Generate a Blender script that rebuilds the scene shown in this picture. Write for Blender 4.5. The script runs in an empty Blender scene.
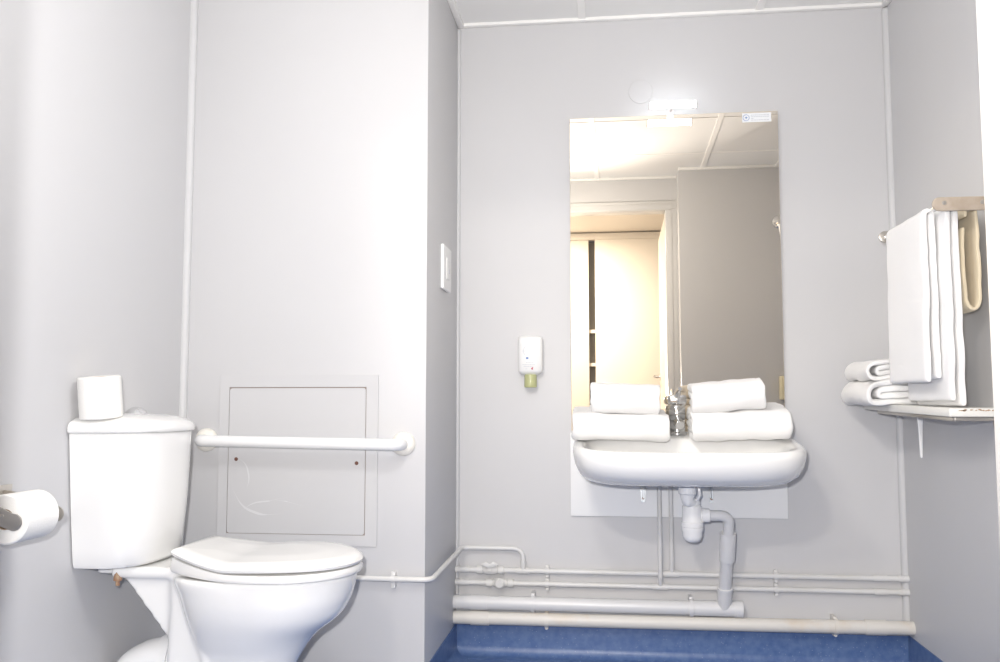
import bpy, bmesh, math, random
from mathutils import Vector, Matrix, noise
random.seed(4)
SC = bpy.context.scene
COL = SC.collection
PI = math.pi
R = math.radians

# ------------------------------------------------------------------ materials
def mat(name, col, rough=0.5, metal=0.0, spec=0.5, bump=None, emis=None, var=None, coat=0.0, sheen=0.0, sss=0.0, trans=0.0):
    m = bpy.data.materials.new(name); m.use_nodes = True
    nt = m.node_tree; b = nt.nodes['Principled BSDF']
    b.inputs['Base Color'].default_value = (*col, 1)
    b.inputs['Roughness'].default_value = rough
    b.inputs['Metallic'].default_value = metal
    b.inputs['Specular IOR Level'].default_value = spec
    b.inputs['Coat Weight'].default_value = coat
    b.inputs['Coat Roughness'].default_value = 0.08
    b.inputs['Sheen Weight'].default_value = sheen
    b.inputs['Transmission Weight'].default_value = trans
    if emis:
        b.inputs['Emission Color'].default_value = (*emis[0], 1)
        b.inputs['Emission Strength'].default_value = emis[1]
    tc = nt.nodes.new('ShaderNodeTexCoord')
    if bump:
        n = nt.nodes.new('ShaderNodeTexNoise'); n.inputs['Scale'].default_value = bump[0]
        n.inputs['Detail'].default_value = 3
        bp = nt.nodes.new('ShaderNodeBump'); bp.inputs['Strength'].default_value = bump[1]
        bp.inputs['Distance'].default_value = bump[2]
        nt.links.new(tc.outputs['Object'], n.inputs['Vector'])
        nt.links.new(n.outputs['Fac'], bp.inputs['Height'])
        nt.links.new(bp.outputs['Normal'], b.inputs['Normal'])
    if var:   # (scale, other colour, lo, hi)
        n = nt.nodes.new('ShaderNodeTexNoise'); n.inputs['Scale'].default_value = var[0]
        n.inputs['Detail'].default_value = 4
        r = nt.nodes.new('ShaderNodeValToRGB')
        r.color_ramp.elements[0].position = var[2]; r.color_ramp.elements[0].color = (*col, 1)
        r.color_ramp.elements[1].position = var[3]; r.color_ramp.elements[1].color = (*var[1], 1)
        nt.links.new(tc.outputs['Object'], n.inputs['Vector'])
        nt.links.new(n.outputs['Fac'], r.inputs['Fac'])
        nt.links.new(r.outputs['Color'], b.inputs['Base Color'])
    return m

M = {}
M['wall'] = mat('wall_paint', (.605, .602, .610), .42, spec=.4, bump=(420, .06, .002), var=(1.3, (.592, .589, .597), .4, .7))
M['wall_bead'] = mat('corner_bead', (.615, .615, .62), .42, spec=.4)
M['ceiling'] = mat('ceiling_tile', (.84, .835, .825), .8, bump=(150, .12, .002))
M['tbar'] = mat('ceiling_grid', (.92, .91, .89), .5)
M['hall'] = mat('hall_paint', (.86, .82, .76), .6)
M['hallfloor'] = mat('hall_floor', (.35, .25, .17), .5, var=(6, (.28, .19, .12), .4, .6))
M['trimwhite'] = mat('door_gloss', (.64, .635, .63), .3)
M['leaf'] = mat('door_leaf_paint', (.85, .82, .76), .35)
M['ceramic'] = mat('ceramic', (.90, .895, .88), .12, coat=.5)
M['seat'] = mat('seat_plastic', (.90, .89, .865), .16, coat=.3)
M['cream'] = mat('cream_plastic', (.86, .83, .76), .35)
M['rail'] = mat('white_rail', (.86, .86, .86), .25)
M['chrome'] = mat('chrome', (.80, .80, .80), .12, metal=1)
M['steel'] = mat('brushed_steel', (.55, .52, .48), .35, metal=1, bump=(90, .1, .001))
M['bracket'] = mat('rack_bracket', (.46, .39, .32), .45, spec=.4, var=(30, (.40, .33, .26), .4, .65))
M['towel'] = mat('terry_white', (.94, .935, .93), .95, spec=.1, sheen=.25, bump=(700, .6, .003))
M['towel_beige'] = mat('terry_beige', (.78, .68, .50), .95, spec=.1, sheen=.25, bump=(700, .6, .003))
M['paper'] = mat('tissue_paper', (.88, .87, .84), .95, spec=.1, bump=(260, .25, .002))
M['core'] = mat('cardboard', (.48, .34, .24), .9)
M['pipe'] = mat('painted_pipe', (.70, .695, .69), .4, bump=(60, .08, .002), var=(7, (.66, .65, .625), .45, .7))
M['pvc'] = mat('pvc_grey_white', (.70, .70, .705), .32)
M['trap'] = mat('trap_white', (.88, .88, .88), .25)
M['soil'] = mat('soil_pipe', (.71, .685, .64), .42, bump=(40, .12, .003), var=(9, (.66, .55, .42), .55, .85))
M['white'] = mat('white_plastic', (.86, .86, .85), .3)
M['panel'] = mat('access_panel_paint', (.595, .592, .60), .42, bump=(380, .05, .002))
M['seam'] = mat('dark_seam', (.33, .27, .24), .8)
M['hole'] = mat('screw_hole', (.16, .07, .05), .8)
M['rust'] = mat('rust', (.36, .20, .12), .9, var=(60, (.50, .36, .24), .4, .6))
M['plate'] = mat('bracket_steel', (.62, .65, .67), .4, metal=.5)
M['scuff'] = mat('scuff_paint', (.70, .70, .71), .5)
M['board'] = mat('splash_board', (.90, .90, .895), .3)
M['shelf'] = mat('shelf_paint', (.80, .79, .75), .4, var=(38, (.78, .77, .73), .3, .6))
M['dark'] = mat('dark_void', (.42, .40, .37), .7)
M['black'] = mat('black_rubber', (.03, .03, .03), .5)
M['olive'] = mat('olive_cap', (.62, .64, .34), .25, trans=.25)
M['print'] = mat('pale_grey_print', (.60, .62, .66), .5)
M['printblue'] = mat('blue_print', (.14, .24, .52), .5)
M['printred'] = mat('red_print', (.55, .12, .16), .5)
M['yellow'] = mat('cream_box', (.80, .72, .50), .4)
M['lamp'] = mat('lamp_diffuser', (.95, .97, 1), .4, emis=((.92, .97, 1.0), 5.5))
M['lampback'] = mat('lamp_housing', (.75, .70, .70), .4)
M['mirror'] = mat('mirror_glass', (.96, .875, .75), .01, metal=1)
M['sticker'] = mat('sticker', (.84, .86, .88), .4)

def vinyl():
    m = mat('blue_vinyl', (.09, .19, .46), .35, spec=.4)
    nt = m.node_tree; b = nt.nodes['Principled BSDF']
    tc = nt.nodes.new('ShaderNodeTexCoord')
    v = nt.nodes.new('ShaderNodeTexVoronoi'); v.inputs['Scale'].default_value = 95
    r = nt.nodes.new('ShaderNodeValToRGB')
    r.color_ramp.elements[0].position = .07; r.color_ramp.elements[0].color = (.45, .52, .68, 1)
    r.color_ramp.elements[1].position = .13; r.color_ramp.elements[1].color = (0, 0, 0, 1)
    n = nt.nodes.new('ShaderNodeTexNoise'); n.inputs['Scale'].default_value = 45; n.inputs['Detail'].default_value = 6
    r2 = nt.nodes.new('ShaderNodeValToRGB')
    r2.color_ramp.elements[0].position = .35; r2.color_ramp.elements[0].color = (.075, .135, .31, 1)
    r2.color_ramp.elements[1].position = .65; r2.color_ramp.elements[1].color = (.115, .185, .36, 1)
    mx = nt.nodes.new('ShaderNodeMixRGB'); mx.blend_type = 'LIGHTEN'; mx.inputs[0].default_value = .7
    nt.links.new(tc.outputs['Object'], v.inputs['Vector']); nt.links.new(tc.outputs['Object'], n.inputs['Vector'])
    nt.links.new(v.outputs['Distance'], r.inputs['Fac']); nt.links.new(n.outputs['Fac'], r2.inputs['Fac'])
    nt.links.new(r2.outputs['Color'], mx.inputs[1]); nt.links.new(r.outputs['Color'], mx.inputs[2])
    nt.links.new(mx.outputs['Color'], b.inputs['Base Color'])
    return m
M['vinyl'] = vinyl()

# ------------------------------------------------------------------ mesh helpers
class MB:
    """collects shapes; build() links them as ONE mesh object"""
    def __init__(self): self.bm = bmesh.new()
    def _v(self, pts): return [self.bm.verts.new(p) for p in pts]
    def box(self, x0, x1, y0, y1, z0, z1, bev=0.0, seg=2):
        t = bmesh.new()
        bmesh.ops.create_cube(t, size=1)
        bmesh.ops.scale(t, vec=(x1-x0, y1-y0, z1-z0), verts=t.verts)
        bmesh.ops.translate(t, vec=((x0+x1)/2, (y0+y1)/2, (z0+z1)/2), verts=t.verts)
        if bev: bmesh.ops.bevel(t, geom=t.edges[:], offset=bev, segments=seg, profile=.5, affect='EDGES')
        self.add(t); return self
    def add(self, t, mtx=None):
        if mtx: bmesh.ops.transform(t, matrix=mtx, verts=t.verts)
        mp = {}
        for v in t.verts: mp[v] = self.bm.verts.new(v.co)
        for f in t.faces:
            try: self.bm.faces.new([mp[v] for v in f.verts])
            except ValueError: pass
        t.free(); return self
    def loft(self, rings, cap0=True, cap1=True, closed=True):
        vs = [self._v(r) for r in rings]
        n = len(vs[0])
        for a, b in zip(vs, vs[1:]):
            for i in range(n if closed else n-1):
                j = (i+1) % n
                self.bm.faces.new((a[i], a[j], b[j], b[i]))
        if cap0: self.bm.faces.new(vs[0][::-1])
        if cap1: self.bm.faces.new(vs[-1])
        return self
    def tube(self, path, r, seg=14, cap=True):
        P = [Vector(p) for p in path]
        rr = r if isinstance(r, (list, tuple)) else [r]*len(P)
        rings = []; up = None
        for i, p in enumerate(P):
            if i == 0: t = P[1]-P[0]
            elif i == len(P)-1: t = P[-1]-P[-2]
            else: t = (P[i]-P[i-1]).normalized() + (P[i+1]-P[i]).normalized()
            t.normalize()
            if up is None:
                up = Vector((0, 0, 1)) if abs(t.z) < .9 else Vector((1, 0, 0))
            s = t.cross(up).normalized(); up = s.cross(t).normalized()
            k = 1
            if 0 < i < len(P)-1:
                c = (P[i]-P[i-1]).normalized().dot(t); k = 1/max(c, .6)
            rings.append([p + (s*math.cos(a)+up*math.sin(a))*rr[i] for a in [2*PI*q/seg for q in range(seg)]])
        return self.loft(rings, cap, cap)
    def lathe(self, prof, c=(0, 0, 0), axis='z', seg=32, cap=True):
        rings = []
        for (r, h) in prof:
            ring = []
            for q in range(seg):
                a = 2*PI*q/seg; u, v = r*math.cos(a), r*math.sin(a)
                p = {'z': (u, v, h), 'y': (u, h, v), 'x': (h, u, v), '-y': (u, -h, v), '-x': (-h, u, v)}[axis]
                ring.append((c[0]+p[0], c[1]+p[1], c[2]+p[2]))
            rings.append(ring)
        return self.loft(rings, cap, cap)
    def prism(self, outline, d, axis='y', a=0.0, bev=0):
        """outline (u,v): axis y -> (x,z); axis x -> (y,z); axis z -> (x,y); from a to a+d"""
        f = {'y': lambda u, v, w: (u, w, v), 'x': lambda u, v, w: (w, u, v), 'z': lambda u, v, w: (u, v, w)}[axis]
        t = bmesh.new()
        A = [t.verts.new(f(u, v, a)) for u, v in outline]; B = [t.verts.new(f(u, v, a+d)) for u, v in outline]
        n = len(A)
        t.faces.new(A[::-1]); t.faces.new(B)
        for i in range(n):
            j = (i+1) % n; t.faces.new((A[i], A[j], B[j], B[i]))
        bmesh.ops.recalc_face_normals(t, faces=t.faces)
        if bev: bmesh.ops.bevel(t, geom=[e for e in t.edges if e.calc_face_angle(0) > .6], offset=bev, segments=2, profile=.5, affect='EDGES')
        return self.add(t)
    def build(self, name, m, parent=None, smooth=35, recalc=True):
        if recalc: bmesh.ops.recalc_face_normals(self.bm, faces=self.bm.faces)
        me = bpy.data.meshes.new(name); self.bm.to_mesh(me); self.bm.free()
        o = bpy.data.objects.new(name, me); COL.objects.link(o)
        me.materials.append(m)
        if smooth:
            me.polygons.foreach_set('use_smooth', [True]*len(me.polygons))
            me.set_sharp_from_angle(angle=R(smooth))
        if parent:
            o.parent = parent; o.matrix_parent_inverse = Matrix.Translation(-parent.location) if parent.type == 'EMPTY' else Matrix()
        return o

def tag(o, label, cat, group=None):
    o['label'] = label; o['category'] = cat
    if group: o['group'] = group
    return o
def thing(name, label, cat, loc=(0, 0, 0), group=None):
    o = bpy.data.objects.new(name, None); COL.objects.link(o); o.location = loc
    o.empty_display_size = .05
    return tag(o, label, cat, group)
def struct(o): o['kind'] = 'structure'; return o
def sub(o, n=1):
    s = o.modifiers.new('subd', 'SUBSURF'); s.levels = n; s.render_levels = n; return o
def fillet(pts, r, n=6):
    P = [Vector(p) for p in pts]; out = [P[0]]
    for i in range(1, len(P)-1):
        a = (P[i-1]-P[i]).normalized(); b = (P[i+1]-P[i]).normalized()
        ang = a.angle(b); d = min(r/math.tan(ang/2), (P[i-1]-P[i]).length*.49, (P[i+1]-P[i]).length*.49)
        A, B = P[i]+a*d, P[i]+b*d
        for k in range(n+1):
            t = k/n; out.append(A*(1-t)**2 + P[i]*2*t*(1-t) + B*t*t)
    out.append(P[-1]); return out
def rrect(x0, x1, y0, y1, r, n=5):
    o = []
    for cx, cy, a0 in ((x1-r, y1-r, 0), (x0+r, y1-r, 90), (x0+r, y0+r, 180), (x1-r, y0+r, 270)):
        for k in range(n+1):
            a = R(a0+90*k/n); o.append((cx+r*math.cos(a), cy+r*math.sin(a)))
    return o
def superell(cx, cy, a, b, n, N=64):
    o = []
    for k in range(N):
        t = 2*PI*k/N; c, s = math.cos(t), math.sin(t)
        o.append((cx+a*math.copysign(abs(c)**(2/n), c), cy+b*math.copysign(abs(s)**(2/n), s)))
    return o

# ------------------------------------------------------------------ key sizes (metres; floor z=0, camera stands in the hall at x=y=0)
YB = 3.064        # wall with the mirror
YT = 2.532        # face of the boxed-out wall behind the toilet
XP = -.513        # side of that boxing
XL, XR = -1.245, .945
ZC = 2.178
DY0, DY1 = .68, .78   # door wall

# ------------------------------------------------------------------ the setting
struct(MB().box(XL-.1, XR+.1, DY0, YB+.1, -.08, 0).build('floor', M['vinyl'], smooth=0))
struct(MB().box(-2.4, 1.2, -1.2, DY0, -.08, 0).build('floor_hall', M['hallfloor'], smooth=0))
struct(MB().box(XL-.1, XR+.1, DY0, YB+.1, ZC, ZC+.08).build('ceiling', M['ceiling'], smooth=0))
struct(MB().box(-2.4, 1.2, -1.2, DY0, ZC, ZC+.08).build('ceiling_hall', M['hall'], smooth=0))
struct(MB().box(XP, XR+.1, YB, YB+.1, 0, ZC).build('wall_back', M['wall'], smooth=0))
struct(MB().box(XL-.1, XL, DY1, YT, 0, ZC).build('wall_left', M['wall'], smooth=0))
struct(MB().box(XR, XR+.1, DY1, YB, 0, ZC).build('wall_right', M['wall'], smooth=0))
struct(MB().box(XL-.1, XP, YT, YB+.1, 0, ZC, .004, 2).build('wall_boxing', M['wall']))
f = MB().box(-2.4, -.641, DY0, DY1, 0, ZC).box(.36, 1.2, DY0, DY1, 0, ZC).box(-.641, .36, DY0, DY1, 2.0, ZC)
struct(f.build('wall_front', M['wall'], smooth=0))
struct(MB().box(.388, XR, DY1, .96, 0, ZC).build('wall_pier', M['wall'], smooth=0))
struct(MB().box(-2.5, -2.4, -1.2, DY0, 0, ZC).build('wall_hall_left', M['hall'], smooth=0))
struct(MB().box(1.2, 1.3, -1.2, DY0, 0, ZC).build('wall_hall_right', M['hall'], smooth=0))
struct(MB().box(-2.4, 1.2, -1.6, -1.5, 0, ZC).build('wall_hall_back', M['hall'], smooth=0))

# door lining and architraves of the bathroom doorway
j = MB().box(.32, .36, DY0-.005, DY1+.02, 0, 1.975, .003).box(-.641, -.601, DY0-.005, DY1+.02, 0, 1.975, .003).box(-.641, .36, DY0-.005, DY1+.02, 1.975, 2.012, .003)
j.box(.332, .3895, DY1, DY1+.016, 0, 1.985, .003).box(-.675, -.615, DY1, DY1+.016, 0, 1.985, .003).box(-.675, .3895, DY1, DY1+.016, 1.985, 2.03, .003)
struct(j.build('trim_1', M['trimwhite']))
# the door leaf stands open into the hall
d = thing('door_1', 'cream door leaf standing open in the hall, seen in the mirror', 'door', (.34, .66, 0))
d['kind'] = 'structure'
MB().box(.322, .362, -.15, .665, .01, 1.965, .003).build('door_panel', M['leaf'], d)
h = MB().lathe([(.024, 0), (.024, .008), (.010, .010), (.009, .045)], (.322, -.085, 1.02), '-x', 20)
h.tube(fillet([(.285, -.085, 1.02), (.277, -.07, 1.02), (.277, .03, 1.02)], .012), .008, 12)
h.build('door_handle', M['chrome'], d)

# corner beads between the wall sheets
struct(MB().box(XL-.01, XL+.017, YT-.017, YT+.01, .1, ZC-.012, .012, 5).build('trim_2', M['wall_bead']))
struct(MB().box(XP-.01, XP+.010, YB-.010, YB+.01, .11, ZC-.012, .008, 5).build('trim_3', M['wall_bead']))
struct(MB().box(XR-.017, XR+.01, YB-.017, YB+.01, .11, ZC-.012, .012, 5).build('trim_4', M['wall_bead']))

# ceiling grid
g = MB()
for x in (-.675, -.075, .525): g.box(x-.0125, x+.0125, DY1, YB, ZC-.006, ZC+.002, .001, 1)
for y in (1.275, 1.875, 2.475): g.box(XL, XR, y-.006, y+.006, ZC-.003, ZC+.002, .0008, 1)
struct(g.build('trim_5', M['tbar']))
e = MB()
for q, (x0, x1, y0, y1) in enumerate(((XP, XR, YB-.022, YB), (XR-.022, XR, DY1, YB), (XP, XP+.022, YT-.022, YB), (XL, XP+.022, YT-.022, YT), (XL, XL+.022, DY1, YT), (.388, XR, .96, .982), (XL, .40, DY1, DY1+.02))):
    e.box(x0, x1, y0, y1, ZC-.011-.0004*q, ZC, .0015)
struct(e.build('trim_6', M['tbar']))

# coved blue skirting turned up from the floor
cove_n = [0]
def cove(p0, p1, nrm, name, top=.102):
    """p0->p1 along the wall, nrm = direction into the room"""
    cove_n[0] += 1; ee = .0004*cove_n[0]; top += ee
    prof = [(0, top), (.003, top), (.004, .03)]
    for k in range(7):
        a = R(90*k/6); prof.append((.004+.026*(1-math.cos(a)), .03-.028*math.sin(a)))
    prof = [(u, z+ee) for u, z in prof]; prof += [(.05, .001+ee), (.05, .0003), (0, .0003)]
    rings = [[(p[0]+nrm[0]*u, p[1]+nrm[1]*u, z) for u, z in prof] for p in (p0, p1)]
    o = MB().loft(rings).build(name, M['vinyl']); struct(o)
cove((XP, YB), (XR, YB), (0, -1), 'baseboard_back')
cove((XP, YT), (XP, YB), (1, 0), 'baseboard_boxing')
cove((XL, YT), (XP, YT), (0, -1), 'baseboard_toilet')
cove((XL, DY1), (XL, YT), (1, 0), 'baseboard_left')
cove((XR, .96), (XR, YB), (-1, 0), 'baseboard_right')

# ------------------------------------------------------------------ hall: wardrobe seen in the mirror
w = thing('wardrobe', 'cream built-in wardrobe with sliding doors and a dark gap, seen in the mirror', 'wardrobe', (-.5, -.95, 0))
MB().box(-2.2, 1.1, -.99, -.90, 2.12, 2.17, .003).build('top_rail', M['hall'], w)
MB().box(-2.2, -.185, -.955, -.93, .03, 2.12, .003).build('sliding_door', M['hall'], w)
MB().box(-.135, 1.1, -.935, -.91, .03, 2.12, .003).build('sliding_door', M['hall'], w)
c_ = MB().box(-2.2, 1.1, -1.06, -1.03, .02, 2.12).box(-2.2, 1.1, -1.03, -.96, .0, .03).box(-2.2, -2.18, -1.03, -.96, .02, 2.12).box(1.08, 1.1, -1.03, -.96, .02, 2.12)
c_.build('carcass', M['dark'], w)
sh_ = MB().box(-.88, .5, -1.03, -.958, 1.39, 1.415).box(-.88, .5, -1.03, -.958, 1.13, 1.155)
sh_.build('shelf', M['hall'], w)

# ------------------------------------------------------------------ mirror, board, lamp, sticker
bd = MB().box(-.125, .580, YB-.012, YB-.001, .466, .742, .002).build('splash_board', M['board'])
tag(bd, 'white board on the wall below the mirror, behind the basin', 'board')
mt = thing('mirror', 'tall frameless rectangular mirror above the washbasin', 'mirror', (.228, YB, .86))
MB().box(-.121, .578, YB-.016, YB-.008, .747, 1.822, .0015, 1).build('mirror_glass', M['mirror'], mt)
MB().box(-.119, .576, YB-.008, YB-.001, .749, 1.820).build('backing', M['trimwhite'], mt)
cl = MB().lathe([(.011, 0), (.011, .004), (.006, .006)], (.222, YB-.016, 1.815), '-y', 20)
cl.build('clip', M['white'], mt)

lp = thing('mirror_lamp', 'short glowing white tube lamp above the mirror', 'lamp', (.225, YB, 1.83))
prof = rrect(-.013, .013, -.009, .009, .007, 4)
MB().loft([[(x, 2.953+u, 1.824+v) for u, v in prof] for x in (.150, .300)]).build('diffuser', M['lamp'], lp)
MB().box(.146, .150, 2.938, 2.968, 1.812, 1.8345, .002).box(.2985, .3025, 2.938, 2.968, 1.812, 1.8345, .002).box(.146, .3025, 2.946, 2.960, 1.8325, 1.8345, .0008).build('housing', M['lampback'], lp)
MB().tube([(.225, 2.958, 1.831), (.225, YB-.001, 1.836)], .004, 10).lathe([(.011, 0), (.011, .006)], (.225, YB-.001, 1.836), '-y', 20).build('arm', M['lampback'], lp)

st = MB().box(.461, .556, YB-.0172, YB-.0161, 1.785, 1.816).build('sticker', M['sticker'], mt)
st['label'] = 'small white sticker with blue round emblem'
ring = MB()
rg = []
for rr in (.0095, .0110):
    rg.append([(.474+rr*math.cos(2*PI*q/28), YB-.0175, 1.8005+rr*math.sin(2*PI*q/28)) for q in range(28)])
ring.loft(rg, False, False)
star = []
for q in range(8):
    rr = .006 if q % 2 == 0 else .002
    star.append((.474+rr*math.cos(PI/4*q+PI/2), 1.8005+rr*math.sin(PI/4*q+PI/2)))
ring.prism(star, -.0004, 'y', YB-.0173)
ring.build('emblem', M['printblue'], st, smooth=0)
tx = MB()
for i, (x0, x1) in enumerate(((.490, .552), (.490, .549), (.490, .5), (.490, .551))):
    z = 1.809-.0058*i
    x = x0
    while x < x1-.003:
        l = random.uniform(.004, .009); tx.box(x, min(x+l, x1), YB-.0176, YB-.0172, z-.0012, z+.0012); x += l+.0016
tx.build('print', M['print'], st, smooth=0)

mt.rotation_euler = (0, 0, R(-.35))
bp = MB().lathe([(.0415, 0), (.0415, .0015), (.0405, .0025)], (.124, YB-.0005, 1.911), '-y', 48).build('blanking_plate', M['wall'])
tag(bp, 'round blanking plate painted like the wall, above the mirror', 'plate')

# ------------------------------------------------------------------ washbasin
bs = thing('washbasin', 'wide white ceramic wall-hung washbasin below the mirror', 'washbasin', (.235, YB-.013, .60))
def bring(z, a, b, cy, n, lift=1.0):
    out = []
    for (x, y) in superell(.233, cy, a*.977, b, n, 72):
        y = min(y, YB-.0135)
        t = min(max((y-2.565)/.43, 0), 1)
        out.append((x, y, z + (.044*t-.010)*lift))
    return out
rings = [bring(.600, .24, .14, 2.86, 3, 0), bring(.6015, .275, .185, 2.845, 3.2, 0), bring(.611, .305, .215, 2.83, 3.5, .1), bring(.632, .328, .240, 2.822, 3.8, .2),
         bring(.660, .341, .252, 2.818, 4, .5), bring(.690, .3465, .257, 2.815, 4, 1), bring(.702, .3455, .256, 2.815, 4), bring(.709, .341, .2515, 2.815, 4),
         bring(.712, .334, .245, 2.815, 4), bring(.7115, .324, .235, 2.815, 4), bring(.709, .31, .15, 2.745, 3.6), bring(.703, .300, .141, 2.745, 3.4), bring(.680, .285, .127, 2.745, 3.2),
         bring(.650, .25, .105, 2.75, 2.8), bring(.632, .18, .075, 2.76, 2.4), bring(.625, .06, .03, 2.78, 2), bring(.624, .024, .024, 2.785, 2)]
MB().loft(rings).build('bowl', M['ceramic'], bs, smooth=60)
MB().lathe([(.022, 0), (.022, .003), (.016, .004), (.012, .001)], (.235, 2.785, .6245), 'z', 24).build('drain', M['chrome'], bs)
for x, s in ((.115, 1), (.336, -1)):
    k = MB()
    k.prism([(x-.008*s-.006, .60), (x+.012, .60) if s > 0 else (x+.006, .60), (x+.006, .515), (x-.006, .515)], -.004, 'y', YB-.013)
    k.box(x+s*.008-.002, x+s*.008+.002, YB-.10, YB-.013, .588, .612)
    k.box(x-.002, x+.002, YB-.05, YB-.013, .53, .60)
    kb = k.build('bracket', M['plate'], bs)
    MB().lathe([(.0042, 0), (.0042, .003)], (x, YB-.017, .528), '-y', 14).build('bolt', M['rust'], kb)

# ------------------------------------------------------------------ mixer tap
tp = thing('mixer_tap', 'chrome mixer tap on the washbasin between the two towel stacks', 'tap', (.222, 2.955, .742))
MB().lathe([(.030, -.002), (.030, .004), (.025, .008), (.024, .05), (.026, .055), (.026, .085), (.022, .092)], (.222, 2.955, .742), 'z', 28).build('body', M['chrome'], tp)
MB().tube(fillet([(.222, 2.95, .775), (.222, 2.90, .782), (.222, 2.845, .772)], .05), [.015]*8+[.013], 16).build('spout', M['chrome'], tp)
hd = MB().box(.192, .252, 2.927, 2.987, .836, .868, .010, 3)
hd.tube([(.222, 2.94, .862), (.224, 2.90, .878), (.226, 2.865, .886)], [.010, .008, .006], 12)
hd.build('lever', M['chrome'], tp)
MB().lathe([(.005, 0), (.005, .04), (.009, .044), (.009, .058), (.004, .062)], (.246, 2.985, .80), 'z', 16).build('pop_up_knob', M['chrome'], tp)

# ------------------------------------------------------------------ towels
def ribbon(path, th, w0, w1, fmap, nw=14, amp=.003, seed=0, edge=.004, tuck=0):
    """a sheet of thickness th following a 2-D path, extruded from w0 to w1"""
    P = [Vector((p[0], p[1])) for p in path]
    # resample
    L = [0]
    for a, b in zip(P, P[1:]): L.append(L[-1]+(b-a).length)
    N = max(12, int(L[-1]/.010)); S = []
    for k in range(N+1):
        d = L[-1]*k/N; i = 0
        while i < len(L)-2 and L[i+1] < d: i += 1
        t = (d-L[i])/max(L[i+1]-L[i], 1e-9); S.append(P[i].lerp(P[i+1], t))
    top, bot = [], []
    for k in range(N+1):
        t = (S[min(k+1, N)]-S[max(k-1, 0)]).normalized(); n = Vector((-t.y, t.x))
        top.append(S[k]+n*th/2); bot.append(S[k]-n*th/2)
    e0 = S[0]-(S[1]-S[0]).normalized()*th*.35; e1 = S[-1]+(S[-1]-S[-2]).normalized()*th*.35
    loop = top+[e1]+bot[::-1]+[e0]
    rings = []
    for q in range(nw+1):
        t = q/nw; wv = w0+(w1-w0)*t
        ring_ = []
        for k, p in enumerate(loop):
            s = Vector((p.x*9+seed*7.3, p.y*9, wv*9))
            dn = noise.noise(s); dm = noise.noise(s*2.3+Vector((5, 1, 2))); dw = noise.noise(Vector((p.x*16, p.y*30, seed*3.1+t)))
            ring_.append(fmap(p.x+dn*amp, p.y+dm*amp, wv+dw*edge*(2*t-1)))
        rings.append(ring_)
    mb = MB(); mb.loft(rings, False, False)
    # strip caps
    mb.bm.verts.ensure_lookup_table()
    n = len(loop)
    for base in (0, nw*n):
        vs = [mb.bm.verts[base+i] for i in range(n)]
        m_ = N+1
        for k in range(N):
            mb.bm.faces.new((vs[k], vs[k+1], vs[2*m_-(k+1)], vs[2*m_-k]))
        mb.bm.faces.new((vs[m_-1], vs[m_], vs[m_+1])); mb.bm.faces.new((vs[0], vs[n-2], vs[n-1]))
    return mb
def fold4(L, t):
    """quarter fold: the round outer fold at u=0, four layers, height 4t"""
    p = [(L*.99, .5*t)]
    R1 = 1.5*t
    p += [(R1+.006, .5*t)]
    for k in range(1, 12):
        a = -PI/2-PI*k/12; p.append((R1+R1*1.12*math.cos(a), 2*t+R1*math.sin(a)))
    p += [(R1+.006, 3.5*t), (L-.5*t, 3.5*t)]
    for k in range(1, 6):
        a = PI/2-PI*k/6; p.append((L-.5*t+.5*t*math.cos(a), 3*t+.5*t*math.sin(a)))
    p += [(L-.5*t, 2.5*t), (R1+.010, 2.5*t)]
    for k in range(1, 6):
        a = PI/2+PI*k/6; p.append((R1+.010+.5*t*math.cos(a), 2*t+.5*t*math.sin(a)))
    p += [(R1+.010, 1.5*t), (L*.97, 1.5*t)]
    return p
def towel_on_basin(x0, x1, y0, L, z, h, yaw, pitch, label, seed, roll=0, group=None):
    t = h/4.0
    cx = (x0+x1)/2
    mtx = Matrix.Translation((cx, y0, z)) @ Matrix.Rotation(R(yaw), 4, 'Z') @ Matrix.Rotation(R(roll), 4, 'Y') @ Matrix.Rotation(R(pitch), 4, 'X')
    mb = ribbon(fold4(L, t), t*.985, x0-cx, x1-cx, lambda u, v, w_: mtx @ Vector((w_, u, v)), nw=22, amp=.0055, seed=seed, edge=.009)
    o = mb.build('folded_towel', M['towel'], smooth=80); sub(o, 1)
    return tag(o, label, 'towel', group)
G = 'folded white towels on the washbasin'
towel_on_basin(-.108, .186, 2.765, .245, .723, .083, 1.5, 5.5, 'large folded white towel on the washbasin, under a small one, left of the tap', 1, 1.5, G)
towel_on_basin(-.052, .160, 2.770, .21, .806, .093, .5, 1.5, 'small folded white towel topmost of the stack left of the tap', 2, 2.0, G)
towel_on_basin(.252, .545, 2.765, .245, .726, .091, -1.5, 5.5, 'large folded white towel on the washbasin, under a small one, right of the tap', 3, -2, G)
towel_on_basin(.254, .470, 2.755, .22, .815, .092, -3, 1.5, 'small folded white towel topmost of the stack right of the tap', 4, -5, G)

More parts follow.
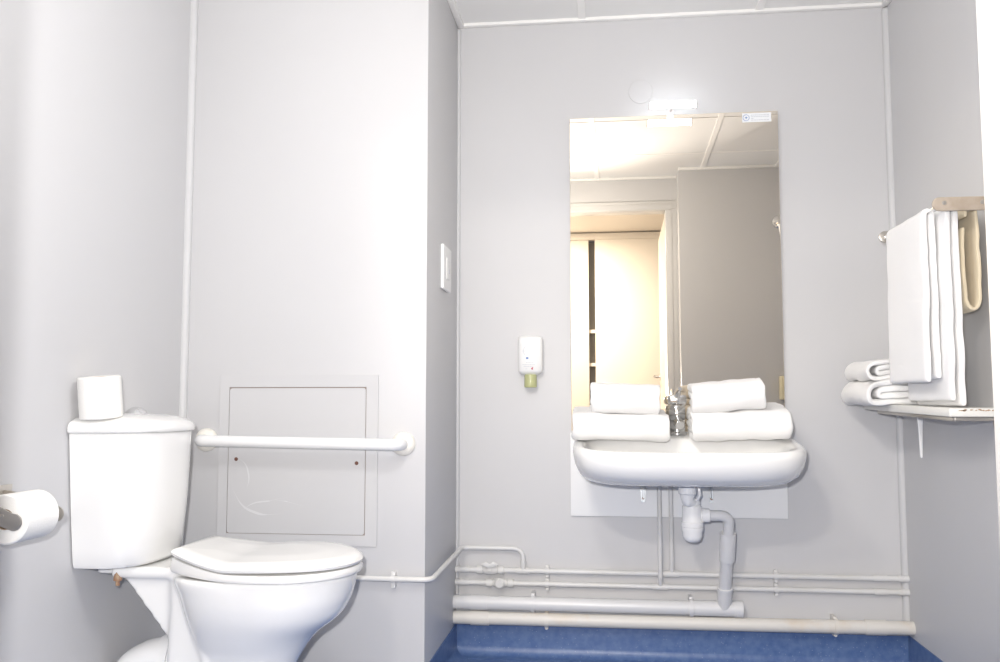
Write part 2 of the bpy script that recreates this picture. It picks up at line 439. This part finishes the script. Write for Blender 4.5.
# ------------------------------------------------------------------ waste fittings under the basin
tr = thing('bottle_trap', 'white plastic bottle trap hanging under the washbasin', 'trap', (.258, 2.86, .60))
MB().lathe([(.024, 0), (.024, -.012), (.027, -.014), (.027, -.036), (.022, -.040), (.019, -.055)], (.240, 2.83, .602), 'z', 28).tube(fillet([(.240, 2.83, .56), (.240, 2.83, .545), (.256, 2.855, .535), (.256, 2.86, .52)], .02), .019, 18).build('inlet', M['trap'], tr)
MB().lathe([(.016, .545), (.024, .543), (.025, .530), (.030, .524), (.031, .478), (.034, .476), (.034, .466), (.033, .462)], (.256, 2.86, 0), 'z', 32).build('body', M['trap'], tr)
MB().lathe([(.0335, .4615), (.0335, .452), (.031, .448), (.030, .435), (.026, .424), (.016, .416), (.004, .414)], (.256, 2.86, 0), 'z', 32).build('cup', M['trap'], tr)
MB().lathe([(.014, .02), (.016, .028), (.021, .030), (.021, .052), (.017, .054)], (.256, 2.86, .497), 'x', 24).build('outlet_nut', M['trap'], tr)
MB().tube([(.270, 2.835, .588), (.276, 2.832, .578), (.278, 2.832, .562), (.272, 2.838, .548), (.262, 2.85, .543)], .005, 10).build('overflow_hose', M['trap'], tr)

wp = thing('waste_pipe', 'grey white plastic drain pipe from the basin trap down to the wall', 'pipe', (.37, 3.0, .18))
path = fillet([(.306, 2.86, .497), (.369, 2.875, .497), (.369, 2.985, .20), (.369, 3.01, .184)], .03)
mb = MB().tube(fillet([(.306, 2.86, .497), (.368, 2.86, .497), (.368, 2.90, .42)], .035, 8), .0165, 20)
mb.build('elbow', M['pvc'], wp)
MB().tube([(.368, 2.90, .440), (.368, 2.91, .405), (.367, 2.932, .352)], [.0245, .0245, .0245], 22).tube([(.367, 2.925, .37), (.366, 2.99, .235)], .0195, 22).tube([(.366, 2.983, .252), (.366, 3.0, .213)], .0232, 22).tube([(.366, 2.981, .258), (.366, 2.985, .247)], .0250, 22).build('drop_pipe', M['pvc'], wp)
MB().tube(fillet([(.366, 2.997, .222), (.365, 3.012, .184), (.32, 3.014, .184)], .03, 8), .0215, 22).build('bend', M['pvc'], wp)
MB().tube([(XP-.0, 3.014, .184), (.33, 3.014, .184)], .0225, 22).tube([(.27, 3.014, .184), (.40, 3.014, .184)], .0245, 22).tube([(-.455, 3.014, .184), (-.40, 3.014, .184)], .0245, 22).build('horizontal_run', M['pvc'], wp)
MB().tube([(.398, 3.014, .184), (.424, 3.014, .184)], .0265, 22).build('end_cap', M['pvc'], wp)
def clip(x, y, z, r, m, parent, name='clip', tail=.022):
    k = MB()
    k.tube([(x-.006, y, z), (x+.006, y, z)], r+.003, 20)
    k.box(x-.006, x+.006, y+r*.2, YB-.001, z-r-tail, z+r+tail*.8, .002)
    k.lathe([(.005, 0), (.005, .004)], (x, y+r*.2, z-r-tail*.6), '-y', 12)
    return k.build(name, m, parent)
clip(-.250, 3.014, .184, .0225, M['pvc'], wp, tail=.012); clip(.262, 3.014, .184, .0245, M['pvc'], wp, tail=.010)

so = thing('soil_pipe', 'thick cream white pipe running along the wall just above the blue skirting', 'pipe', (.2, 3.014, .13))
MB().tube([(XP, 3.016, .133), (.1, 3.016, .134), (XR, 3.016, .138)], .0215, 22).build('pipe', M['soil'], so)
MB().tube([(-.455, 3.016, .133), (-.395, 3.016, .133)], .0240, 22).build('coupling', M['soil'], so)
MB().tube([(.80, 3.016, .1375), (.862, 3.016, .1377)], .0240, 22).build('coupling', M['soil'], so)
clip(-.205, 3.016, .133, .0215, M['soil'], so, tail=.010); clip(.71, 3.016, .137, .0215, M['soil'], so, tail=.010)

def supply(name, label, z, y, xs, xdown, ydown, valve):
    o = thing(name, label, 'pipe', (.2, y, z))
    MB().tube([(XP, y, z), (XR, y, z)], .0088, 16).tube([(XP, y, z), (XP+.045, y, z)], .0105, 16).tube([(.84, y, z), (.88, y, z)], .0105, 16).tube([(XR-.03, y, z), (XR, y, z)], .0108, 16).build('pipe', M['pipe'], o)
    MB().tube(fillet([(xdown, y, z), (xdown, ydown, z+.035), (xdown, ydown, .612)], .02), .0075, 14).tube([(xdown-.024, y, z), (xdown+.024, y, z)], .0112, 16).build('riser', M['pipe'], o)
    vb = MB().lathe([(.0105, -.045), (.014, -.045), (.014, -.026), (.011, -.024), (.016, -.012), (.016, .012), (.011, .024), (.014, .026), (.014, .045), (.0105, .045)], (valve, y, z), 'x', 18)
    vb.tube([(valve, y, z), (valve, y-.022, z+.006)], .007, 12)
    v = vb.build('valve', M['pipe'], o)
    return o, v
up, v1 = supply('water_pipe', 'thin white water pipe along the wall, upper of the pair below the basin', .284, 3.046, 0, .204, 3.036, -.394)
hv = MB().prism([(-.030, .004), (-.012, .013), (0, .005), (.012, .013), (.030, .004), (.014, -.004), (0, -.009), (-.014, -.004)], -.006, 'y', 0, .0015)
for v in hv.bm.verts: v.co += Vector((-.394, 3.022, .303))
hv.build('valve_handle', M['pipe'], v1)
lo, v2 = supply('water_pipe', 'thin white water pipe along the wall, lower of the pair below the basin', .242, 3.046, 0, .166, 3.024, -.362)
MB().lathe([(.016, 0), (.018, .006), (.012, .012)], (-.362, 3.03, .244), '-y', 16).build('valve_handle', M['pipe'], v2)
clip(-.204, 3.046, .284, .009, M['pipe'], up, tail=.012); clip(.536, 3.046, .284, .009, M['pipe'], up, tail=.012)
clip(-.204, 3.046, .242, .009, M['pipe'], lo, tail=.012); clip(.536, 3.046, .242, .009, M['pipe'], lo, tail=.012)

fp = thing('feed_pipe', 'thin white pipe running from the toilet around the wall corner to the water pipes', 'pipe', (-.6, 2.51, .35))
pth = [(-1.02, 2.531, .352), (-1.02, 2.512, .352), (XP+.022, 2.512, .350), (XP+.022, 3.043, .357), (-.284, 3.043, .357), (-.284, 3.043, .284)]
MB().tube(fillet(pth[:2]+[pth[2]], .008)[:-1]+fillet([pth[1], pth[2], pth[3], pth[4], pth[5]], .035, 7)[1:], .0078, 14).tube([(-.284, 3.043, .318), (-.284, 3.046, .284)], .010, 14).tube([(-.304, 3.046, .284), (-.264, 3.046, .284)], .0112, 14).build('pipe', M['pipe'], fp)
k = MB().tube([(-.606, 2.512, .351), (-.594, 2.512, .351)], .0105, 16).box(-.606, -.594, 2.513, YT-.0005, .325, .370, .002)
k.build('clip', M['pipe'], fp)

# ------------------------------------------------------------------ soap dispenser
sd = thing('soap_dispenser', 'white wall soap dispenser with a green cap, left of the mirror', 'soap dispenser', (-.257, YB, .93))
def sring(z, a, d): 
    return [(-.257+u, YB-.0003-d/2+v, z) for u, v in superell(0, 0, a, d/2, 3.2, 40)]
MB().loft([sring(.928, .018, .030), sring(.931, .026, .036), sring(.940, .0405, .047), sring(.946, .042, .050), sring(1.045, .042, .050), sring(1.054, .0415, .049), sring(1.060, .037, .044), sring(1.0625, .025, .03)]).build('body', M['white'], sd, smooth=50)
MB().lathe([(.019, .932), (.021, .926), (.0215, .892), (.020, .888)], (-.257, YB-.028, 0), 'z', 28).build('cap', M['olive'], sd)
pr = MB()
arc = []
for rr in (.0165, .0178):
    arc.append([(-.262+rr*math.cos(R(40+q*9)), YB-.0528, 1.010+rr*math.sin(R(40+q*9))) for q in range(22)])
pr.loft(arc, False, False, closed=False)
pr.build('emblem', M['print'], sd, smooth=0); pr = MB()
for z, x0, x1 in ((1.010, -.282, -.240), (.972, -.270, -.244), (.964, -.282, -.240), (.958, -.278, -.246), (.944+.006, -.272, -.266)):
    x = x0
    while x < x1:
        l = random.uniform(.002, .005); pr.box(x, min(x+l, x1), YB-.0529, YB-.0522, z-.0008, z+.0008); x += l+.001
    if z == 1.010: pr.build('logo_lettering', M['print'], sd, smooth=0); pr = MB()
pr.build('print', M['print'], sd, smooth=0)
MB().box(-.270, -.262, YB-.0529, YB-.0522, .983, .989).build('blue_mark', M['printblue'], sd, smooth=0)
MB().prism([(-.253, .9515), (-.249, .9555), (-.245, .9535), (-.248, .951), (-.246, .948), (-.251, .947)], -.0008, 'y', YB-.0522).build('red_mark', M['printred'], sd, smooth=0)

for c_o in sd.children: c_o.location.z += .006

# ------------------------------------------------------------------ light switch on the boxing side
sw = thing('light_switch', 'small white light switch on the narrow side of the boxed-out wall', 'switch', (XP, 2.80, 1.27))
MB().box(XP+.0005, XP+.012, 2.735, 2.872, 1.197, 1.338, .004, 3).build('plate', M['white'], sw)
MB().box(XP+.012, XP+.015, 2.775, 2.832, 1.232, 1.300, .0015).build('rocker', M['white'], sw)
MB().box(XP+.015, XP+.0158, 2.806, 2.815, 1.252, 1.266).build('print', M['print'], sw, smooth=0)

# ------------------------------------------------------------------ access panel and grab bar on the boxing
ap = thing('access_panel', 'square access panel painted like the wall, behind the grab bar', 'panel', (-.89, YT, .43))
fr = MB()
for (x0, x1, z0, z1) in ((-1.126, -1.0975, .436, .922), (-.6865, -.652, .436, .922), (-1.0975, -.6865, .436, .4665), (-1.0975, -.6865, .8875, .922)):
    fr.box(x0, x1, YT-.005, YT-.0005, z0, z1)
fr.build('frame', M['panel'], ap, smooth=0)
MB().box(-1.0975, -.6865, YT-.0022, YT-.0004, .4665, .8875).build('gap', M['seam'], ap, smooth=0)
MB().prism(rrect(-1.0955, -.6885, .468, .8845, .008), -.0035, 'y', YT-.0022).build('door', M['panel'], ap, smooth=0)
for x, z in ((-1.072, .679), (-.713, .670)):
    MB().lathe([(.0055, 0), (.0055, .0006), (.003, .0008)], (x, YT-.0057, z), '-y', 16).build('screw_hole', M['hole'], ap)
def scuff(pts, wd):
    P = fillet([(x, YT-.0061, z) for x, z in pts], .08, 8); mb = MB(); n = len(P); L = []; Rr = []
    for i, p in enumerate(P):
        t = (P[min(i+1, n-1)]-P[max(i-1, 0)]).normalized(); nn = Vector((-t.z, 0, t.x)); q = math.sin(PI*i/(n-1))*wd
        L.append(mb.bm.verts.new(p+nn*q)); Rr.append(mb.bm.verts.new(p-nn*q))
    for i in range(n-1): 
        if i == 0: mb.bm.faces.new((L[0], L[1], Rr[1]))
        elif i == n-2: mb.bm.faces.new((L[i], L[i+1], Rr[i]))
        else: mb.bm.faces.new((L[i], L[i+1], Rr[i+1], Rr[i]))
    return mb.build('scuff_mark', M['scuff'], ap, smooth=0)
scuff([(-1.085, .60), (-1.05, .54), (-.99, .520), (-.925, .525)], .0035)
scuff([(-1.06, .525), (-1.02, .555), (-.97, .56), (-.90, .575)], .002)
scuff([(-1.07, .685), (-1.04, .665), (-1.03, .62), (-1.04, .59)], .002)
scuff([(-.97, .565), (-.92, .56), (-.86, .545)], .0015)

gb = thing('grab_bar', 'white horizontal grab bar on the wall beside the toilet', 'grab bar', (-.87, YT, .735))
gy = YT-.062
MB().tube(fillet([(-1.165, YT-.006, .734), (-1.165, gy, .734), (-.577, gy, .725), (-.577, YT-.006, .725)], .045, 8), .0165, 22).build('rail', M['rail'], gb)
for x, z in ((-1.165, .734), (-.577, .725)):
    MB().lathe([(.034, .0005), (.034, .005), (.030, .012), (.024, .017), (.018, .019)], (x, YT, z), '-y', 32).build('flange', M['cream'], gb)

# ------------------------------------------------------------------ toilet
CY = 2.15
tl = thing('toilet', 'white close-coupled toilet with its lid down, by the left wall', 'toilet', (-.95, CY, 0))
def egg(z, xr, xf, w, nb=3.0, N=64, cy=CY):
    """plan outline: rounded nose towards +x, blunter at the back"""
    xm = xr+(xf-xr)*.52; out = []
    for k in range(N):
        t = 2*PI*k/N; c, s = math.cos(t), math.sin(t)
        if c >= 0: x = xm+(xf-xm)*c; y = w*s
        else:
            x = xm+(xm-xr)*math.copysign(abs(c)**(2/nb), c); y = w*math.copysign(abs(s)**(2/nb), s)
        out.append((x, cy+y, z))
    return out
pb = MB()
sl = [(0, -.99, -.735, .105), (.03, -.99, -.745, .100), (.12, -.99, -.760, .092), (.20, -.99, -.757, .094), (.25, -.99, -.733, .108), (.29, -.99, -.702, .130), (.333, -1.0, -.646, .153), (.37, -1.01, -.622, .165), (.40, -1.02, -.612, .170), (.42, -1.03, -.608, .172), (.432, -1.03, -.608, .172), (.436, -1.03, -.616, .165)]
dense = []
for q in range(len(sl)-1):
    a, b, c, d_ = sl[max(q-1, 0)], sl[q], sl[q+1], sl[min(q+2, len(sl)-1)]
    for k in range(4):
        t = k/4
        h1, h2, h3, h4 = 2*t**3-3*t*t+1, t**3-2*t*t+t, -2*t**3+3*t*t, t**3-t*t
        z = b[0]+(c[0]-b[0])*t; row = [z]
        for n in (1, 2, 3):
            m0 = (c[n]-a[n])/max(c[0]-a[0], 1e-6)*(c[0]-b[0]); m1 = (d_[n]-b[n])/max(d_[0]-b[0], 1e-6)*(c[0]-b[0])
            row.append(h1*b[n]+h2*m0+h3*c[n]+h4*m1)
        dense.append(row)
dense.append(list(sl[-1]))
pb.loft([egg(*r_) for r_ in dense])
# trapway pedestal
pb.loft([[(x, CY+y, z) for x, y in rrect(x0, -.80, -h, h, .02)] for z, x0, h in ((0, -1.045, .112), (.04, -1.04, .105), (.20, -1.038, .098), (.36, -1.035, .092), (.44, -1.04, .09))])
# shelf that carries the cistern and its raking web
pb.box(-1.178, -.98, CY-.095, CY+.095, .426, .4525, .006)
pb.box(-1.235, -1.10, CY-.06, CY+.09, .428, .4525, .006)
pb.prism([(-1.155, .432), (-1.0, .432), (-1.0, .24), (-1.035, .285)], .16, 'y', CY-.08)
pb.tube([(-1.0, CY-.094, .41), (-.965, CY-.094, .33), (-.93, CY-.094, .23), (-.91, CY-.097, .10), (-.90, CY-.105, .01)], .011, 12)
pb.tube([(-1.0, CY+.094, .41), (-.965, CY+.094, .33), (-.93, CY+.094, .23), (-.91, CY+.097, .10), (-.90, CY+.105, .01)], .011, 12)
pan = pb.build('pan', M['ceramic'], tl, smooth=0)
rm = pan.modifiers.new('union', 'REMESH'); rm.mode = 'VOXEL'; rm.voxel_size = .005; rm.use_smooth_shade = True
sm = pan.modifiers.new('soft', 'SMOOTH'); sm.factor = .5; sm.iterations = 6
# seat and lid
def seat_ring(z, grow, back=-1.022, tip=-.595, wmax=.182, wb=.106, cy=CY, N=72):
    """closed outline, broad at the bowl and narrow at the hinges"""
    Lx = tip-back; half = []
    n = N//2
    for k in range(n+1):
        u = k/n                                   # 0 at hinge side, 1 at tip
        t = u
        x = back + Lx*(1-math.cos(PI*t*.5 if False else PI*t))/2
        s = (x-back)/Lx
        # width profile
        if s < .55:
            q = s/.55; wv = wb+(wmax-wb)*math.sin(q*PI/2)**.9
        else:
            q = (s-.55)/.45; wv = wmax*math.sqrt(max(0, 1-q**2.15))
        half.append((x, wv))
    up_ = [(x, cy+wv) for x, wv in half]; dn_ = [(x, cy-wv) for x, wv in half[::-1]]
    out = up_[:-1]+[up_[-1]]+dn_[1:]
    cx_ = (back+tip)/2
    return [((x-cx_)*(1+grow/ (Lx/2))+cx_, (y-cy)*(1+grow/wmax)+cy, z) for x, y in out]
def lidz(x, y, base):
    s = (x+1.030)/.447
    hinge = max(0, 1-s/.38)
    dish = .030*hinge**1.4
    hump = .004*math.sin(max(0, min(1, (s-.35)/.65))*PI)
    return base+dish+hump
sr = MB()
sr.loft([seat_ring(.4365, -.010), seat_ring(.4375, -.002), seat_ring(.445, .001), seat_ring(.4545, -.003), seat_ring(.456, -.012)])
for v in sr.bm.verts:
    v.co.z += .026*max(0, 1-((v.co.x+1.03)/.447)/.38)**1.4*(1 if v.co.z > .45 else .35)
so_ = sr.build('seat', M['seat'], tl, smooth=50)
ld = MB()
rgs = [seat_ring(.4575, -.010), seat_ring(.458, -.001), seat_ring(.464, .001), seat_ring(.470, -.003), seat_ring(.4745, -.010)]
for gsh in (-.02, -.035, -.05, -.065, -.08, -.095, -.11, -.125, -.14, -.155, -.17): rgs.append(seat_ring(.4775+.005*min(1, (-gsh-.01)/.08), gsh))
rgs = [[(x, y, lidz(x, y, z)) for x, y, z in r] for r in rgs]
ld.loft(rgs); ld.build('lid', M['seat'], tl, smooth=50)
for s in (-1, 1):
    hm = MB().lathe([(.012, .438), (.012, .452), (.009, .456), (.008, .466)], (-1.022, CY+s*.070, 0), 'z', 18).tube([(-1.018, CY+s*.070-.015, .468), (-1.018, CY+s*.070+.015, .468)], .007, 14)
    hm.build('hinge', M['cream'], tl)
# cistern
def cring(z, d, h, flat=XL+.004):
    out = []
    N = 40
    for k in range(N+1):                      # bowed front running round into the ends
        a = -PI/2+PI*k/N
        y = CY-.010+(.773-z)*.05+h*math.copysign(abs(math.sin(a))**.70, math.sin(a))
        x = flat+d*(.30+.70*max(0, math.cos(a))**.80)
        out.append((x, y, z))
    cc = CY-.010+(.773-z)*.05; out.append((flat, cc+h, z)); out.append((flat, cc-h, z))
    return out
cs = MB().loft([cring(.4535, .130, .138), cring(.456, .145, .148), cring(.466, .154, .153), cring(.50, .160, .156), cring(.60, .170, .163), cring(.70, .176, .168), cring(.768, .178, .171), cring(.7705, .176, .169)])
ct = cs.build('cistern', M['ceramic'], tl, smooth=40)
cl_ = MB().loft([cring(.771, .176, .171), cring(.7715, .184, .176), cring(.776, .187, .179), cring(.786, .186, .178), cring(.794, .181, .173), cring(.799, .172, .164), cring(.806, .155, .145), cring(.8125, .13, .11), cring(.816, .09, .06)])
t_ = cl_.build('cistern_lid', M['ceramic'], tl, smooth=50)
MB().lathe([(.027, .806), (.027, .816), (.022, .823), (.012, .830), (.004, .832)], (-1.172, 2.14, 0), 'z', 28).build('flush_button', M['chrome'], tl)
MB().tube([(-1.15, 2.318, .742), (-1.15, 2.335, .742)], .007, 14).tube([(-1.15, 2.333, .742), (-1.15, 2.350, .741)], [.010, .008], 6).build('inlet_nut', M['steel'], tl)
MB().lathe([(.007, .440), (.010, .427), (.010, .420), (.005, .418), (.005, .408)], (-1.162, CY-.088, 0), 'z', 8).build('cistern_bolt', M['rust'], tl)
pcn = MB().tube(fillet([(-1.03, CY, .215), (-1.10, CY, .212), (-1.165, CY, .18), (-1.170, CY, .0)], .06, 8), .056, 28)
pcn.tube([(-1.052, CY, .214), (-1.082, CY, .213)], .062, 28).tube([(-1.170, CY, .05), (-1.170, CY, .02)], .062, 28)
pcn.build('pan_connector', M['trap'], tl)

# ------------------------------------------------------------------ paper rolls
def paper_roll(name, label, c, axis, r, L, group):
    o = thing(name, label, 'toilet paper', c, group)
    # hollow paper body
    h0, h1 = (0, L)
    prof = [(.020, h0), (r-.003, h0), (r, h0+.003), (r, h1-.003), (r-.003, h1), (.020, h1), (.020, h0)]
    MB().lathe(prof, c, axis, 48, cap=False).build('paper', M['paper'], o, smooth=40)
    MB().lathe([(.0198, h0+.001), (.0198, h1-.001), (.0186, h1-.001), (.0186, h0+.001), (.0198, h0+.001)], c, axis, 32, cap=False).build('core', M['core'], o)
    return o
paper_roll('toilet_roll', 'white toilet roll standing upright on the cistern lid', (-1.185, 2.006, .8060), 'z', .0480, .098, 'toilet rolls').rotation_euler = (R(6), R(-2), 0)
rl = paper_roll('toilet_roll', 'white toilet roll on the metal holder on the left wall', (-1.155, 1.632, .617), 'y', .0485, .102, 'toilet rolls')
# tail of paper at the outside
ph = thing('toilet_roll_holder', 'grey metal toilet roll holder on the left wall', 'holder', (XL, 1.68, .622))
MB().box(XL+.0005, XL+.004, 1.610, 1.775, .575, .672, .0015).build('back_plate', M['steel'], ph)
MB().tube([(-1.155, 1.615, .617), (-1.155, 1.748, .617)], .0075, 16).build('spindle', M['steel'], ph)
def arm(y):
    o_ = [(XL+.002, .662), (XL+.05, .655), (-1.150, .641), (-1.128, .631)]
    for k in range(9):
        a = R(70-170*k/8); o_.append((-1.125+.0165*math.cos(a), .6145+.0165*math.sin(a)))
    o_ += [(-1.150, .606), (XL+.05, .622), (XL+.002, .625)]
    return MB().prism(o_, .004, 'y', y, .0008)
arm(1.614).build('arm', M['steel'], ph); arm(1.748).build('arm', M['steel'], ph)
MB().lathe([(.004, 0), (.004, .0015), (.002, .0025)], (-1.148, 1.614, .626), '-y', 14).build('screw', M['steel'], ph)

# ------------------------------------------------------------------ towel rack and shelf on the right wall
rk = thing('towel_rack', 'metal towel rack with brown grey end brackets on the right wall', 'towel rack', (XR, 2.46, 1.32))
def plate(y, d):
    o_ = []
    for k in range(11):
        a = R(90+180*k/10); o_.append((.796+.0165*math.cos(a), 1.317+.0165*math.sin(a)))
    o_ += [(XR-.0005, 1.3005), (XR-.0005, 1.3335)]
    return MB().prism(o_, d, 'y', y, .0015)
b1 = plate(2.236, .008).build('bracket', M['bracket'], rk); b2 = plate(2.665, .008).build('bracket', M['steel'], rk)
for x in (.80, .840, .890):
    MB().tube([(x, 2.244, 1.317), (x, 2.665, 1.317)], .0052, 14).build('rail', M['chrome'], rk)
for x in (.806, .893):
    MB().lathe([(.0055, 0), (.0055, .0015), (.003, .002)], (x, 2.236, 1.319), '-y', 16).build('screw', M['steel'], b1)

def drape(bar, zb, gap, z0, z1, t, y0, y1, m, name, label, seed, amp=.004, spread=0.0, group=None):
    """towel hung over a rail: -x side ends at z0, +x side at z1"""
    p = [(bar-gap-spread, z0), (bar-gap-spread*.6, z0+(zb-z0)*.4), (bar-gap, zb-.03), (bar-gap, zb-.004)]
    for k in range(1, 8):
        a = PI-PI*k/8; p.append((bar+gap*math.cos(a), zb-.004+gap*math.sin(a)))
    p += [(bar+gap, zb-.004), (bar+gap, zb-.03), (bar+gap+spread*.5, z1+(zb-z1)*.4), (bar+gap+spread, z1)]
    o = ribbon(p, t, y0, y1, lambda u, v, w_: Vector((u, w_, v)), nw=18, amp=amp, seed=seed, edge=.006).build(name, m, smooth=80)
    sub(o, 1); return tag(o, label, 'towel', group)
drape(.80, 1.317, .0095, .897, .905, .0160, 2.325, 2.62, M['towel'], 'hanging_towel', 'white towel hung over the rail of the rack nearest the room', 11, .0022, .0025)
drape(.840, 1.317, .0095, .850, .838, .0160, 2.285, 2.60, M['towel'], 'hanging_towel', 'longer white towel hung on the middle rail, its hem near the shelf', 13, .0022, .002)
# beige towel folded into a loop
p = [(.905-.014, 1.20)]
o_ = []
loop = [(.878, 1.300), (.878, 1.317), (.884, 1.331), (.896, 1.331), (.902, 1.317), (.904, 1.28), (.906, 1.15), (.904, 1.085), (.896, 1.068), (.884, 1.068), (.873, 1.085), (.870, 1.15), (.870, 1.25), (.872, 1.27)]
bt = ribbon(fillet([(a, 0, b) for a, b in loop], .012, 3) and [(q.x, q.z) for q in fillet([(a, 0, b) for a, b in loop], .012, 3)], .011, 2.30, 2.56, lambda u, v, w_: Vector((u, w_, v)), nw=16, amp=.0015, seed=21, edge=.005).build('hanging_towel', M['towel_beige'], smooth=80)
sub(bt, 1); tag(bt, 'beige towel hanging on the rack close to the right wall', 'towel')

sf = thing('shelf', 'white painted wall shelf with chipped edge under the towel rack', 'shelf', (XR, 2.26, .82))
tilt = lambda y: (y-2.26)*.018
def tilted(mb):
    for v in mb.bm.verts: v.co.z += tilt(v.co.y)
    return mb
ol = [(XR-.0005, 2.262), (.812, 2.262), (.8085, 2.266), (.8085, 2.98), (.8125, 2.993), (XR-.0005, 2.993)]
tilted(MB().prism(ol, .020, 'z', .8085, .0015)).build('board', M['shelf'], sf)
tilted(MB().prism([(XR-.002, 2.285), (.825, 2.275), (.82, 2.285), (.832, 2.92), (XR-.002, 2.95)], .010, 'z', .7975, .001)).build('under_frame', M['steel'], sf)
MB().prism([(XR-.001, .80), (XR-.022, .80), (XR-.018, .775), (XR-.001, .755)], .02, 'y', 2.29, .001).box(XR-.006, XR-.0005, 2.292, 2.308, .64, .80, .001).build('bracket', M['bracket'], sf)
ch = MB()
for k in range(26):
    x = random.uniform(.825, .935) ; s = random.uniform(.0015, .0042)
    z = .8265-random.uniform(0, .004)
    n_ = 6; ch.prism([(x+s*random.uniform(.7, 1.4)*math.cos(2*PI*q/n_), z+s*.5*random.uniform(.5, 1.3)*math.sin(2*PI*q/n_)) for q in range(n_)], -.0006, 'y', 2.2617)
ch.build('rust_chips', M['rust'], sf, smooth=0)
ds = MB().loft([[(x, y, z) for x, y in rrect(.8965-a, .8965+a, 2.738-.004, 2.738+.004, .0015, 2)] for z, a in ((.8065, .0085), (.77, .006), (.686, .003), (.684, .0015))]).build('hanging_strip', M['trap'])
tag(ds, 'narrow white tapered strip hanging under the shelf', 'strip')

def towel_on_shelf(x0, L, y0, y1, z, h, label, seed):
    t = h/4
    mb = ribbon(fold4(L, t), t*.98, y0, y1, lambda u, v, w_: Vector((x0+u, w_, z+v+tilt(w_)-max(0, .812-(x0+u))*.16)), nw=16, amp=.007, seed=seed, edge=.016)
    o = mb.build('folded_towel', M['towel'], smooth=80); sub(o, 1)
    return tag(o, label, 'towel', 'folded towels on the shelf')
towel_on_shelf(.748, .185, 2.70, 2.985, .8295, .072, 'folded white towel lying on the far end of the shelf, under another one', 31)
towel_on_shelf(.757, .15, 2.73, 2.985, .903, .058, 'folded white towel topmost of the stack on the shelf', 32)

# ------------------------------------------------------------------ things on the near right side that only the mirror shows
shw = thing('hand_shower', 'chrome hand shower on the right wall, seen at the mirror edge', 'shower', (XR, 1.15, 1.8))
MB().lathe([(.014, 0), (.034, .012), (.036, .020), (.030, .024)], (.905, 1.17, 1.815), '-y', 28).build('head', M['chrome'], shw)
MB().tube([(.907, 1.17, 1.80), (.913, 1.185, 1.72), (.918, 1.19, 1.66)], [.012, .010, .010], 14).build('handle', M['chrome'], shw)
MB().tube([(.918, 1.19, 1.70), (XR-.001, 1.19, 1.71)], .012, 14).build('holder', M['chrome'], shw)
MB().tube([(.918, 1.19, 1.665), (.925, 1.19, 1.5), (.93, 1.20, 1.2), (.925, 1.22, .95), (.93, 1.24, .80), (XR-.002, 1.25, .84)], .006, 10).build('hose', M['chrome'], shw)
bx = MB().box(.915, .944, .965, 1.03, .86, .99, .006, 3).build('wall_box', M['yellow'])
tag(bx, 'small cream box on the wall in the near right corner, seen in the mirror', 'box')

# ------------------------------------------------------------------ lights
def light(name, kind, loc, power, col=(1, 1, 1), size=.1, rot=None):
    d_ = bpy.data.lights.new(name, kind); d_.energy = power; d_.color = col
    if kind == 'AREA': d_.shape = 'DISK'; d_.size = size
    else: d_.shadow_soft_size = size
    o = bpy.data.objects.new(name, d_); COL.objects.link(o); o.location = loc
    if rot: o.rotation_euler = rot
    return o
light('unseen_lamp', 'POINT', (-.33, 1.50, 1.66), 4.6, (1.0, .985, .965), .06)  # unseen room lamp inferred from the shelf shadow, lowered to mid-air for even light
light('unseen_lamp', 'POINT', (-.27, 1.32, 1.72), 2.4, (1.0, .99, .98), .06)  # second source without a fixture, added to brighten the side of the boxing
fl = light('camera_flash', 'SPOT', (-.062, -.02, .93), 52, (1.0, .985, .985), .022, (R(97), 0, R(15)))
fl.data.spot_size = R(100); fl.data.spot_blend = .5
light('hall_lamp', 'AREA', (-.62, -.30, ZC-.02), 18, (1.0, .93, .83), .30)
wd_ = bpy.data.worlds.new('world'); SC.world = wd_; wd_.use_nodes = True
wd_.node_tree.nodes['Background'].inputs[0].default_value = (.8, .85, 1, 1)
wd_.node_tree.nodes['Background'].inputs[1].default_value = .05

# ------------------------------------------------------------------ camera
F = 900.0
yaw = math.atan(107/900); pitch = math.atan(73/900*math.cos(yaw))
cd = bpy.data.cameras.new('camera'); cam = bpy.data.objects.new('camera', cd); COL.objects.link(cam)
cam.location = (0, 0, .84); cam.rotation_euler = (PI/2+pitch, 0, yaw)
cd.sensor_fit = 'HORIZONTAL'; cd.sensor_width = 36; cd.lens = 36*F/1000; cd.clip_start = .02
SC.camera = cam
vs = SC.view_settings
vs.view_transform = 'Standard'; vs.look = 'None'; vs.gamma = 1; vs.use_curve_mapping = False
vs.exposure = 1.5
